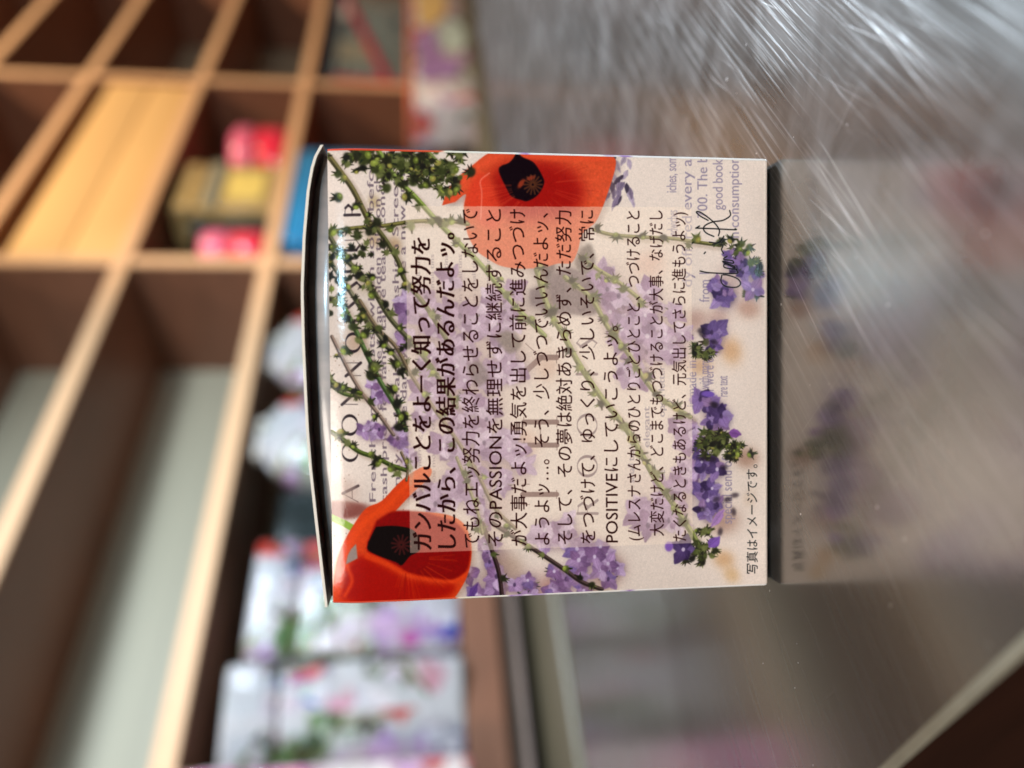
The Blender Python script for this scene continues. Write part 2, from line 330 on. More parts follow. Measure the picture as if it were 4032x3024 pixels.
    for pts, c in [([(2120, 1180), (2180, 1090), (2250, 1050), (2330, 1100), (2370, 1190), (2340, 1240), (2230, 1235), (2150, 1240)], C(92, 76, 80)), ([(2110, 1060), (2140, 1010), (2190, 1040), (2160, 1100)], C(70, 58, 60)),
                   ([(2290, 980), (2330, 960), (2350, 1030), (2310, 1080), (2270, 1040)], C(80, 70, 66)), ([(2090, 1140), (2140, 1130), (2150, 1190), (2100, 1200)], C(80, 66, 74)), ([(1950, 1320), (2010, 1300), (2060, 1350), (2010, 1390)], C(84, 72, 66)), ([(1840, 1440), (1890, 1420), (1930, 1480), (1880, 1520)], C(80, 66, 70))]:
        cv.poly(smooth(pts + pts[:1]), c, .85, 4, tex=.12)
    # outside the panel
    for cx, cy, sx, sy, n in [(1930, 2170, 40, 50, 6), (1900, 2300, 60, 50, 8), (2060, 2300, 60, 60, 9), (2180, 2290, 50, 60, 8), (2330, 2180, 60, 50, 9), (2390, 2230, 50, 50, 8), (2300, 2300, 40, 40, 5)]: cluster(cv, cx, cy, sx, sy, max(3, int(n * .75)), 42, VIO[:3] + VIO[4:5] + BLV[2:3] + VIO[3:4], .4)
    # scribbly lilac at the right end of the poppy
    for i in range(26):
        x = random.uniform(2400, 2490); y = random.uniform(610, 780); petal(cv, x, y, random.uniform(1.2, 2.6), random.uniform(30, 70), 16, random.choice([C(96, 80, 98), C(130, 112, 132), C(170, 152, 166), C(70, 58, 74)]))
    # poppies
    P1 = smooth([(1302, 2392), (1306, 2300), (1322, 2210), (1350, 2135), (1392, 2062), (1440, 2000), (1500, 1972), (1560, 1910), (1612, 1866), (1668, 1836), (1700, 1846), (1690, 1880), (1640, 1925), (1600, 1965), (1556, 2012)], 4) + \
         smooth([(1610, 2014), (1690, 2016), (1770, 2028), (1825, 2060), (1852, 2120), (1856, 2190), (1842, 2260), (1812, 2320), (1772, 2368), (1700, 2380), (1500, 2388), (1302, 2395)], 4)
    cv.blob((1320, 2010), 36, 130, 0, C(128, 70, 62), .95, .5); cv.blob((1345, 1940), 50, 60, 0, C(190, 160, 146), .6, 1.2)
    cv.stroke([(1296, 2040), (1350, 2062), (1392, 2084)], 26, C(142, 168, 70), 1, .8)
    cv.poly([(x + 14, y + 10) for x, y in P1], C(140, 100, 80), .4, 6)
    cv.poly(P1, C(206, 70, 32), 1, .8, tex=.03)
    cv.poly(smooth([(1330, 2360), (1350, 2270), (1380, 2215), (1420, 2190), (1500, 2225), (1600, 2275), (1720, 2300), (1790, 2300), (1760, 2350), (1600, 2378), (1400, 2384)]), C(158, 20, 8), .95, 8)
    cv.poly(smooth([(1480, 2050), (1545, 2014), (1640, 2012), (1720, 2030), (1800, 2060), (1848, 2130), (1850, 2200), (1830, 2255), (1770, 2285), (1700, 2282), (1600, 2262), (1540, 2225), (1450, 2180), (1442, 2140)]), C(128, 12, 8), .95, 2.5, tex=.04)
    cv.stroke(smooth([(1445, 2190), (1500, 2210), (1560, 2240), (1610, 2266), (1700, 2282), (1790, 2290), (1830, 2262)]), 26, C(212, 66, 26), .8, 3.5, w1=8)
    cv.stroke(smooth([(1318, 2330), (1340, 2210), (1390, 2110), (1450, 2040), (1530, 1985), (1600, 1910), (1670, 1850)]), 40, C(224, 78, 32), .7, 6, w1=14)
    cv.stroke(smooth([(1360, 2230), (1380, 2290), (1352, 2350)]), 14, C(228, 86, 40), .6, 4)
    cv.poly(smooth([(1478, 2074), (1545, 2070), (1612, 2080), (1645, 2110), (1652, 2165), (1612, 2190), (1580, 2226), (1556, 2214), (1490, 2190), (1446, 2166), (1446, 2138)]), C(22, 8, 10), 1, 1.0)
    for k in range(12):
        a = k * .52 + .2; cv.stroke([(1578 + 8 * math.cos(a), 2145 + 8 * math.sin(a)), (1578 + 38 * math.cos(a), 2145 + 38 * math.sin(a))], 8, C(74, 30, 28), .8, 1.2)
    cv.poly([(1398, 2142), (1404, 2200), (1356, 2226), (1364, 2190), (1376, 2166)], C(150, 130, 122), 1, 1)
    P2 = smooth([(1748, 806), (1766, 756), (1800, 706), (1862, 655), (1935, 600), (2000, 590), (2200, 590), (2390, 600), (2426, 622), (2432, 650), (2420, 700), (2400, 760), (2378, 820), (2350, 876), (2300, 920), (2282, 985), (2256, 1034), (2205, 1036), (2150, 1050), (2060, 1056), (1980, 1045), (1925, 1015), (1885, 985), (1852, 930), (1838, 870), (1834, 810), (1842, 762), (1800, 792)], 4)
    cv.poly([(x + 16, y + 14) for x, y in P2], C(120, 96, 90), .4, 7)
    cv.poly(P2, C(208, 84, 52), 1, .8, tex=.04)
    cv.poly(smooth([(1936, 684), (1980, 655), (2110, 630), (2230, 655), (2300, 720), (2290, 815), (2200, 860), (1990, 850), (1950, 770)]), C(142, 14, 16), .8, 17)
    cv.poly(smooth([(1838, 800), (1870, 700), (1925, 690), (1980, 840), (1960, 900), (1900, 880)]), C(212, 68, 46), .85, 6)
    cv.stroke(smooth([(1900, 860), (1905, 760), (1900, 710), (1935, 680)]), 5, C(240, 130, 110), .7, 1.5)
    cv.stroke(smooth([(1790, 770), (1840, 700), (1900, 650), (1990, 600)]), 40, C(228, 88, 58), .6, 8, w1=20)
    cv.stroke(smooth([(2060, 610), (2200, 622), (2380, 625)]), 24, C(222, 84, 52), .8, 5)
    cv.poly(smooth([(2044, 596), (2066, 618), (2110, 640), (2142, 690), (2150, 722), (2126, 766), (2086, 790), (2060, 786), (2022, 772), (2000, 735), (1972, 664), (2012, 640), (2030, 622)]), C(26, 14, 20), 1, 1.2)
    for k in range(14):
        a = k * .45; cv.stroke([(2106 + 8 * math.cos(a), 726 + 8 * math.sin(a)), (2106 + 36 * math.cos(a), 726 + 38 * math.sin(a))], 7, C(92, 54, 36), .8, 1.2)
    cv.blob((2060, 722), 20, 9, .6, C(150, 62, 40), .9); cv.blob((2098, 700), 18, 8, 1.2, C(140, 60, 42), .8)
    for i in range(46):
        a = random.uniform(-.5, 3.3); x0, y0 = 2110 + 60 * math.cos(a), 725 + 60 * math.sin(a); L_ = random.uniform(80, 200)
        x1, y1 = x0 + L_ * math.cos(a), y0 + L_ * math.sin(a)
        if 1880 < x1 < 2380 and 620 < y1 < 1020: cv.stroke([(x0 + 30 * math.cos(a), y0 + 30 * math.sin(a)), (x1, y1)], 3, random.choice([C(150, 30, 20), C(236, 110, 70)]), .22, 1.5)
    for i in range(40):
        a = random.uniform(-.2, 1.9); x0, y0 = 1600 + 90 * math.cos(a), 2200 + 60 * math.sin(a); L_ = random.uniform(40, 150); x1, y1 = x0 + L_ * math.cos(a), min(2368, y0 + L_ * math.sin(a))
        if x1 < 1800: cv.stroke([(x0, y0), (x1, y1)], 3, random.choice([C(130, 20, 10), C(220, 84, 44)]), .25, 1.5)
    # stems and buds
    G1, G2, BR = C(104, 116, 62), C(128, 140, 74), C(124, 106, 84)
    stem(cv, [(1120, 1290), (1310, 1520), (1430, 1560)], 14, C(90, 104, 50), 5, 13)
    for pts, wd, col, nb, br in [
        ([(1296, 600), (1340, 660), (1395, 740), (1440, 830), (1466, 882)], 18, C(110, 100, 66), 6, 12), ([(1296, 905), (1400, 893), (1520, 884), (1640, 868), (1780, 868), (1850, 880)], 14, C(120, 112, 66), 9, 14),
        ([(1478, 880), (1530, 950), (1575, 1030), (1600, 1100), (1680, 1200), (1760, 1330)], 16, C(96, 92, 60), 9, 13), ([(1498, 590), (1560, 690), (1640, 770), (1730, 870), (1810, 950), (1900, 1040), (1990, 1150), (2060, 1230), (2150, 1320)], 17, G2, 16, 14),
        ([(1690, 592), (1750, 660), (1790, 710)], 15, C(118, 124, 76), 3, 12), ([(1296, 915), (1350, 1000), (1430, 1080), (1480, 1150), (1540, 1250), (1620, 1340), (1700, 1440), (1800, 1600)], 16, C(100, 96, 70), 17, 14),
        ([(1300, 1020), (1380, 1140), (1430, 1220), (1490, 1310), (1560, 1400), (1610, 1470)], 15, C(120, 112, 90), 12, 14), ([(1350, 1190), (1400, 1290), (1450, 1400), (1500, 1500), (1560, 1600), (1600, 1690)], 16, C(92, 110, 66), 11, 16),
        ([(1420, 1180), (1490, 1290), (1560, 1360), (1620, 1470), (1700, 1590), (1800, 1730), (1880, 1860), (1950, 2000), (2030, 2080)], 13, BR, 12, 12), ([(1306, 1320), (1370, 1450), (1430, 1550), (1500, 1640), (1550, 1710)], 12, C(138, 116, 104), 3, 10),
        ([(1300, 1500), (1360, 1525), (1420, 1545)], 15, C(96, 104, 44), 5, 12), ([(1302, 1700), (1350, 1730), (1410, 1775), (1480, 1800), (1540, 1830), (1600, 1850)], 15, C(84, 96, 44), 9, 14),
        ([(1580, 1780), (1605, 1840), (1600, 1890)], 9, BR, 2, 9), ([(2120, 1060), (2160, 1200), (2230, 1330), (2290, 1440), (2370, 1560), (2450, 1660), (2520, 1770), (2580, 1880), (2650, 1980), (2720, 2090), (2760, 2160)], 20, C(130, 132, 80), 22, 16),
        ([(2230, 1090), (2330, 1170), (2400, 1290), (2470, 1380), (2540, 1490), (2610, 1570), (2720, 1640)], 17, C(134, 132, 84), 15, 15), ([(2345, 905), (2420, 925), (2540, 934), (2650, 940), (2730, 952), (2840, 968)], 13, C(122, 116, 72), 6, 14),
        ([(2290, 1010), (2360, 1060), (2440, 1110), (2540, 1190)], 14, C(140, 136, 86), 7, 13), ([(1900, 2060), (1935, 2160), (1965, 2260), (1978, 2370)], 15, C(66, 48, 48), 3, 12),
        ([(1940, 2060), (2050, 2130), (2130, 2180), (2220, 2240), (2290, 2290), (2370, 2320)], 15, C(80, 64, 60), 7, 12), ([(1900, 2100), (1880, 2010), (1840, 1900), (1800, 1800)], 12, C(132, 122, 88), 5, 12)]:
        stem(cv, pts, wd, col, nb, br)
    for i in range(95):       # dense dark sprigs in the top corner
        x = random.triangular(1300, 1880, 1560); y = random.triangular(575, 760, 620)
        if y > 590 + (x - 1300) * .45 + random.uniform(0, 60): continue
        bud(cv, x, y, random.uniform(10, 20), .42)
    for i in range(34):
        t = random.random(); x = 1640 + 150 * t + random.uniform(-35, 35); y = 640 + 90 * t + random.uniform(-50, 50); bud(cv, x, y, random.uniform(9, 17), .6)
    for i in range(40): bud(cv, random.uniform(1296, 1480), random.uniform(900, 1260), random.uniform(8, 15), .35)
    for x, y in [(1335, 770), (1795, 665), (1745, 672), (1640, 700), (1690, 720), (1490, 870), (1440, 1310), (1480, 1440), (1460, 1475), (1560, 1430), (1360, 1375), (1550, 1530), (1570, 1680), (1590, 1640)]: bud(cv, x, y, 17, .95)
    # deep blue-violet heads along the lower edge
    for (cx, cy, sx, sy, n, gx, gy) in [(2850, 1120, 50, 70, 12, 2960, 1160), (2890, 1010, 30, 40, 5, 2860, 970), (2950, 1070, 40, 40, 5, 2930, 985), (2985, 1110, 24, 40, 3, 2980, 1050), (2800, 1330, 30, 36, 6, 2760, 1370), (2790, 1620, 40, 50, 10, 2810, 1700),
                                       (2850, 1660, 30, 40, 4, 2880, 1770), (2790, 1820, 30, 36, 6, 2760, 1760), (2790, 1970, 34, 60, 12, 2780, 2100), (2830, 1840, 22, 22, 2, 2800, 1780), (2690, 2150, 14, 14, 1, 2720, 2180)]:
        for k in range(5): bud(cv, gx + random.uniform(-26, 26), gy + random.uniform(-26, 26), random.uniform(9, 17), .35)
        cluster(cv, cx, cy, sx, sy, max(1, int(n * .62)), 41, BLV + VIO[:1], .10)
    for k in range(16): cv.blob((random.uniform(2750, 2900), random.choice((1330, 1600, 1700, 1830, 1980, 2100)) + random.uniform(-40, 40)), 16, 10, random.uniform(0, 3), C(44, 34, 44), .7, 1.2)
    for k in range(40): bud(cv, random.uniform(2755, 2870), random.uniform(1700, 1760) , random.uniform(9, 15), .3)
    for k in range(22): bud(cv, random.gauss(2895, 20), random.gauss(1775, 18), random.uniform(8, 14), .8)
    for k in range(20): bud(cv, random.gauss(2775, 20), random.gauss(2170, 26), random.uniform(8, 14), .15)
    for k in range(14): bud(cv, random.gauss(2775, 18), random.gauss(1385, 16), random.uniform(8, 14), .15)
    petal(cv, 2790, 2150, 5.6, 60, 36, C(120, 84, 156)); petal(cv, 2870, 1700, .2, 50, 30, C(124, 78, 140)); cv.blob((2635, 2150), 20, 17, 0, C(132, 96, 166), 1, .5)
    cv.blob((2790, 1550), 12, 28, .1, C(116, 86, 160), 1, .5); petal(cv, 2850, 2005, 2.2, 90, 26, C(168, 128, 178))
    petal(cv, 1880, 2300, 2.1, 80, 22, C(92, 62, 120))
    # pale text panel printed over the picture
    pq = cv.T([(1603, 807), (1613, 2178), (2728, 2136), (2727, 818)])
    cv.poly(pq, C(244, 220, 198), .43, .0, raw=True)
    # the message
    tc = C(44, 14, 12)
    def line(tx, xa, xb, ya, yb, col=tc, bold=.0, alpha=1, fat=0):
        em = (xb - xa) / .86; draw_text(cv, tx, lambda e: np.stack([xb - 2 - (e[:, 1] + .06) * em, ya + (yb - ya) * e[:, 0]], 1), col, alpha, bold, fat)
    line('ガンバルことをよーく知って努力を', 1628, 1702, 2166, 936, C(44, 12, 6), 0, 1, 4.6)
    line('したから、この結果があるんだよッ。', 1724, 1798, 2158, 917, C(44, 12, 6), 0, 1, 4.6)
    for tx, xa, xb, ya, yb in [
        ('でもねエッ努力を終わらせることをしないで', 1826, 1892, 2156, 820), ('そのPASSIONを無理せずに継続すること', 1922, 1984, 2150, 822), ('が大事だよッ!勇気を出して前に進みつづけ', 2016, 2078, 2148, 822),
        ('ようよッ…。そう、少しづつでいいんだよッ、', 2108, 2168, 2144, 838), ('そして、その夢は絶対あきらめず、ただ努力', 2198, 2258, 2141, 828), ('をつづけて、ゆっくり、少しいそいで、常に', 2290, 2348, 2138, 828),
        ('POSITIVEにしていこうよッ。', 2382, 2440, 2134, 1282), ('(ムレスナさんからのひとりごとひとこと、つづけること', 2474, 2528, 2126, 831), ('大変だけど、どこまでもつづけることが大事、なげだし', 2564, 2617, 2108, 830),
        ('たくなるときもあるけど、元気出してさらに進もうよッ)', 2653, 2706, 2128, 838)]:
        line(tx, xa, xb, ya, yb, tc, 0)
    for wd, col, al in ((0, C(240, 226, 214), .6), (1, C(14, 10, 14), 1)):
        line('写真はイメージです。', 2942, 2984, 2256, 1826, col, 0, al, 3 if not wd else 0)
        for pts in [[(2760, 1068), (2800, 1075), (2900, 1078), (2903, 1066), (2904, 1060)], [(2845, 1084), (2842, 1110), (2860, 1128), (2900, 1132), (2918, 1118), (2905, 1098), (2870, 1085), (2850, 1083)],
                    [(2904, 1062), (2860, 1056), (2852, 1046), (2862, 1041), (2894, 1056), (2890, 1048), (2856, 1036), (2850, 1030), (2888, 1038), (2886, 1028), (2852, 1022), (2866, 1010)], [(2852, 1000), (2844, 984), (2850, 968), (2838, 966)],
                    [(2796, 955), (2830, 958), (2846, 944), (2853, 932)], [(2744, 900), (2800, 902), (2895, 907), (2897, 903)], [(2744, 900), (2758, 892)], [(2814, 933), (2786, 920), (2774, 905), (2780, 890), (2810, 876), (2850, 870), (2878, 852), (2876, 832)],
                    [(2832, 930), (2836, 910), (2822, 886), (2796, 862), (2762, 838), (2746, 837), (2760, 852), (2792, 870)], [(2776, 1000), (2781, 994)]]:
            cv.stroke(smooth(pts, 5), 9 if not wd else 4.6, col, al * (.3 if not wd else 1), .7)
    # thin glossy paper edge at the foot of the face
    cv.poly([(3010, 560), (3012, 2400), (3040, 2400), (3040, 560)], C(244, 226, 210), .55, 1.5)
    # halftone grain
    gr = rng.standard_normal((SZ, SZ)); cv.a *= (1 + .018 * blur(gr, .8) / .35)[..., None]
    g_ = cv.a.mean(-1, keepdims=True); cv.a = g_ + (cv.a - g_) * 1.04      # ink strength
    cv.a = (cv.a - .055) * 1.05
    cv.a = np.clip(cv.a, 0, 1)
    cv.a = np.stack([blur(cv.a[..., i], .55) for i in range(3)], -1)
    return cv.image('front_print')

def build_wrap_print():
    """the loose bouquet print that covers the other packages and the box's hidden sides"""
    S = 640; cv = Canvas(S, S, C(214, 218, 220)); random.seed(5)
    for i in range(26): cv.blob((random.uniform(0, S), random.uniform(0, S)), random.uniform(30, 80), random.uniform(20, 60), random.uniform(0, 3), random.choice([C(196, 206, 212), C(226, 222, 216), C(190, 200, 198), C(214, 200, 214), C(236, 232, 226)]), .6, 1.2)
    for i in range(130): cluster(cv, random.uniform(0, S), random.uniform(0, S), 18, 18, 2, random.choice((22, 30, 40)), random.choice([[C(222, 224, 230), C(206, 216, 222)], [C(206, 220, 216), C(190, 212, 206)], [C(226, 216, 222), C(214, 204, 218)], [C(226, 170, 186), C(214, 140, 166)], [C(206, 90, 84), C(190, 60, 60)], [C(196, 214, 198), C(210, 222, 206)], [C(232, 232, 236), C(214, 220, 228)], [C(206, 176, 210), C(182, 150, 204)], [C(232, 190, 200), C(220, 160, 184)], [C(190, 44, 36), C(206, 66, 50)], [C(44, 66, 168), C(70, 96, 196)], [C(90, 130, 80), C(120, 150, 104)], [C(240, 226, 170), C(236, 210, 150)], [C(150, 50, 120), C(190, 90, 160)], [C(236, 236, 240), C(220, 226, 236)]]), .3)
    for i in range(30):
        x, y = random.uniform(0, S), random.uniform(0, S); stem(cv, [(x, y), (x + random.uniform(-50, 50), y + 40), (x + random.uniform(-70, 70), y + 90)], 7, C(112, 140, 84), 3, 9)
    return cv.image('bouquet_print')

img_front = build_front_print(); img_wrap = build_wrap_print()

def mat_print(name, img, scale=1.0, rough=.38, coat=.6, coat_rough=.12, bump=.15, bscale=900, bdist=.0004, gain=(1, 1, 1), off=(0, 0)):
    m, nt, b = mat_new(name); N = nt.nodes; L = nt.links
    uv = N.new('ShaderNodeUVMap'); mp = N.new('ShaderNodeMapping'); mp.inputs['Scale'].default_value = (scale, scale, 1); mp.inputs['Location'].default_value = (off[0], off[1], 0)
    ti = N.new('ShaderNodeTexImage'); ti.image = img; ti.interpolation = 'Cubic'
    L.new(uv.outputs[0], mp.inputs[0]); L.new(mp.outputs[0], ti.inputs[0])
    mx = N.new('ShaderNodeMix'); mx.data_type = 'RGBA'; mx.blend_type = 'MULTIPLY'; mx.inputs[0].default_value = 1; mx.inputs[7].default_value = gain + (1,)
    L.new(ti.outputs[0], mx.inputs[6]); L.new(mx.outputs[2], b.inputs['Base Color'])
    b.inputs['Roughness'].default_value = rough; b.inputs['Specular IOR Level'].default_value = .04; b.inputs['Coat Weight'].default_value = coat; b.inputs['Coat Roughness'].default_value = coat_rough
    tc = N.new('ShaderNodeTexCoord'); nz = N.new('ShaderNodeTexNoise'); nz.inputs['Scale'].default_value = bscale; nz.inputs['Detail'].default_value = 4
    bp = N.new('ShaderNodeBump'); bp.inputs['Strength'].default_value = bump; bp.inputs['Distance'].default_value = bdist
    L.new(tc.outputs['Object'], nz.inputs[0]); L.new(nz.outputs[0], bp.inputs['Height']); L.new(bp.outputs[0], b.inputs['Normal']); L.new(bp.outputs[0], b.inputs['Coat Normal'])
    return m
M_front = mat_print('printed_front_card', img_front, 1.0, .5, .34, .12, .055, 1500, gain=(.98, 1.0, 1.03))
M_wrapsmall = mat_print('printed_side_card', img_wrap, 9.0, .4, .4, .15, .1, 2600)
def mat_side():
    m, nt, b = mat_new('poppy_side_card'); N = nt.nodes; L = nt.links
    tc = N.new('ShaderNodeTexCoord'); sp = N.new('ShaderNodeSeparateXYZ'); L.new(tc.outputs['Object'], sp.inputs[0])
    nz = N.new('ShaderNodeTexNoise'); nz.inputs['Scale'].default_value = 220; L.new(tc.outputs['Object'], nz.inputs[0])
    ad = N.new('ShaderNodeMath'); ad.operation = 'MULTIPLY_ADD'; L.new(nz.outputs[0], ad.inputs[0]); ad.inputs[1].default_value = .016; L.new(sp.outputs[2], ad.inputs[2])
    mr = N.new('ShaderNodeMapRange'); mr.inputs[1].default_value = .008; mr.inputs[2].default_value = .078; L.new(ad.outputs[0], mr.inputs[0])
    cr = N.new('ShaderNodeValToRGB'); e = cr.color_ramp.elements; e[0].color = (.86, .82, .78, 1); e[1].color = (.74, .06, .02, 1); e[1].position = .86; e[0].position = 0
    for p, c in ((.34, (.86, .82, .80, 1)), (.37, (.36, .18, .50, 1)), (.40, (.86, .82, .78, 1)), (.55, (.84, .80, .78, 1)), (.58, (.40, .22, .52, 1)), (.62, (.88, .84, .78, 1)), (.74, (.88, .82, .66, 1)), (.76, (.74, .10, .03, 1))):
        x = e.new(p); x.color = c
    L.new(mr.outputs[0], cr.inputs[0]); L.new(cr.outputs[0], b.inputs['Base Color']); b.inputs['Roughness'].default_value = .3; b.inputs['Coat Weight'].default_value = .6; return m
M_side = mat_side()
M_wrap = mat_print('glossy_bouquet_wrap', img_wrap, 3.0, .3, .9, .06, .8, 70, .004, (.74, .70, .71))
M_wrap2 = mat_print('glossy_orchid_wrap', img_wrap, 2.2, .3, .7, .08, .8, 60, .004, (1.0, .86, .80), (.37, .2))
M_cut = mat_plain('cut_card_edge', (.78, .70, .60), .7, .05, 400)
M_inner = mat_plain('dark_inner_card', (.12, .085, .07), .35, .3, 260, (1, 1, .05), coat=.3)

# ------------------------------------------------------------------ the counter the box stands on
def build_counter():
    m, nt, b = mat_new('scratched_reflective_counter'); N = nt.nodes; L = nt.links; out = N['Material Output']
    tc = N.new('ShaderNodeTexCoord')
    def noise(rot, sx, sy, detail, lo, hi, dist=0.0, loc=(0, 0, 0)):
        # swirl the wipe marks a little so that they fan out
        mp = N.new('ShaderNodeMapping'); mp.inputs['Rotation'].default_value = (0, 0, rot); mp.inputs['Location'].default_value = loc
        L.new(tc.outputs['Object'], mp.inputs[0]); m2 = N.new('ShaderNodeMapping'); m2.inputs['Scale'].default_value = (sx, sy, 1); L.new(mp.outputs[0], m2.inputs[0])
        nz = N.new('ShaderNodeTexNoise'); nz.inputs['Scale'].default_value = 1; nz.inputs['Detail'].default_value = detail; nz.inputs['Distortion'].default_value = dist
        L.new(m2.outputs[0], nz.inputs[0]); mr = N.new('ShaderNodeMapRange'); mr.inputs[1].default_value = lo; mr.inputs[2].default_value = hi; L.new(nz.outputs[0], mr.inputs[0]); return mr.outputs[0]
    def mth(op, a, c):
        n = N.new('ShaderNodeMath'); n.operation = op
        for i, v in enumerate((a, c)):
            if isinstance(v, (int, float)): n.inputs[i].default_value = v
            else: L.new(v, n.inputs[i])
        return n.outputs[0]
    a45 = math.radians(-46)
    broad = noise(a45, 22, 160, 5, .38, .72, .25); fine = noise(a45, 26, 1300, 4, .52, .72, .12); scr = noise(a45 + .10, 18, 1500, 2, .665, .72, .15)
    scr2 = noise(a45 - .16, 24, 1700, 2, .68, .73, .1); scr3 = noise(.9, 30, 1600, 2, .72, .75); patch = noise(0, 26, 26, 3, .35, .7); speck = noise(0, 700, 700, 1, .79, .81)
    sx = N.new('ShaderNodeSeparateXYZ'); L.new(tc.outputs['Object'], sx.inputs[0])
    wob = noise(0, 14, 14, 3, .2, .8); pos = mth('ADD', sx.outputs[0], mth('MULTIPLY', wob, .05)); wr = N.new('ShaderNodeMapRange'); wr.interpolation_type = 'SMOOTHSTEP'
    wr.inputs[1].default_value = -.015; wr.inputs[2].default_value = .085; wr.inputs[3].default_value = .10; L.new(pos, wr.inputs[0]); glare_side = wr.outputs[0]     # real marks, faded leftwards in the colour to imitate the lamp's glare
    swirl = noise(.35, 60, 700, 3, .60, .80, 1.2); swirl2 = noise(-1.25, 50, 900, 3, .64, .80, .9); smudge = noise(.4, 45, 60, 5, .42, .75, .8)
    streak = mth('MULTIPLY', mth('ADD', mth('MULTIPLY', broad, .40), mth('MULTIPLY', fine, .95)), mth('ADD', mth('MULTIPLY', patch, .9), .25))
    streak = mth('MULTIPLY', mth('ADD', streak, mth('ADD', mth('MULTIPLY', swirl2, .04), mth('MULTIPLY', smudge, .40))), glare_side)
    lines = mth('ADD', mth('ADD', scr, scr2), mth('MULTIPLY', scr3, .7)); lines = mth('MULTIPLY', mth('MULTIPLY', lines, mth('ADD', patch, .15)), glare_side)
    # mirror-like body
    g1 = N.new('ShaderNodeBsdfGlossy'); g1.inputs['Color'].default_value = (.215, .200, .182, 1); g1.inputs['Roughness'].default_value = .165
    # scattered light from wipe marks and scratches
    g2 = N.new('ShaderNodeBsdfGlossy'); g2.inputs['Roughness'].default_value = .42
    sum_ = mth('ADD', mth('ADD', mth('MULTIPLY', streak, .30), .036), mth('MULTIPLY', lines, .50)); sum_ = mth('MINIMUM', mth('ADD', sum_, mth('MULTIPLY', speck, .5)), .8)
    cc = N.new('ShaderNodeCombineColor'); [L.new(sum_, cc.inputs[i]) for i in range(3)]; L.new(cc.outputs[0], g2.inputs['Color'])
    d = N.new('ShaderNodeBsdfDiffuse'); d.inputs['Color'].default_value = (.022, .019, .016, 1)
    s1 = N.new('ShaderNodeAddShader'); s2 = N.new('ShaderNodeAddShader'); L.new(g1.outputs[0], s1.inputs[0]); L.new(g2.outputs[0], s1.inputs[1]); L.new(s1.outputs[0], s2.inputs[0]); L.new(d.outputs[0], s2.inputs[1])
    bp = N.new('ShaderNodeBump'); bp.inputs['Strength'].default_value = .25; bp.inputs['Distance'].default_value = .0002; L.new(streak, bp.inputs['Height']); L.new(bp.outputs[0], g2.inputs['Normal'])
    L.new(s2.outputs[0], out.inputs[0])
    edge = mat_plain('pale_counter_edge', (.17, .15, .11), .5, .1, 200, coat=.3)
    t = thing('display_counter', 'shiny scratched counter whose brown grey top mirrors the printed box and the shelves', 'counter')
    P = [Vector(p) for p in ((-.1829, .2274), (.78, 1.121), (1.42, .461), (.5135, -.469))]
    def ring(ins, z):
        c = sum(P, Vector((0, 0))) / 4; o = []
        for i in range(4):
            a, b_, d_ = P[i - 1], P[i], P[(i + 1) % 4]; e1 = (b_ - a).normalized(); e2 = (d_ - b_).normalized(); n1 = Vector((e1.y, -e1.x)); n2 = Vector((e2.y, -e2.x))
            for s_ in (-1,):
                bis = (n1 + n2).normalized(); k = ins / bis.dot(n1); o.append((b_ + bis * k).to_3d() + Vector((0, 0, z)))
        return o
    r0 = ring(.0014, 0); v = r0; bm = bmesh.new(); bv = [bm.verts.new(p) for p in r0]; bm.faces.new(bv); bm_obj('counter_top', bm, m, t)
    bm = bmesh.new(); rings = [[bm.verts.new(p) for p in ring(a, z)] for a, z in ((.0014, -.00002), (.0005, -.0003), (.0001, -.0006), (.0003, -.0010), (.0010, -.0012))]
    for k in range(4):
        for i in range(4): bm.faces.new((rings[k][i], rings[k][(i + 1) % 4], rings[k + 1][(i + 1) % 4], rings[k + 1][i]))
    bm.faces.new(rings[-1]); bm_obj('counter_edge', bm, edge, t)
    dark = mat_plain('dark_stained_cabinet', (.026, .008, .004), .7, .25, 12, (1, 1, 8))
    bm = bmesh.new(); a = [bm.verts.new(p) for p in ring(.010, -.0013)]; c = [bm.verts.new(p) for p in ring(.03, -.80)]
    for i in range(4): bm.faces.new((a[i], a[(i + 1) % 4], c[(i + 1) % 4], c[i]))
    bm_obj('counter_body', bm, dark, t)
    fl = bmesh.new(); vs = [fl.verts.new(p) for p in ((-5, -5, -.8), (6, -5, -.8), (6, 6, -.8), (-5, 6, -.8))]; fl.faces.new(vs)
    o = bm_obj('floor', fl, mat_plain('dark_wood_floor', (.028, .009, .004), .7, .3, 3, (1, 12, 1), rz=.7)); o['kind'] = 'structure'
build_counter()

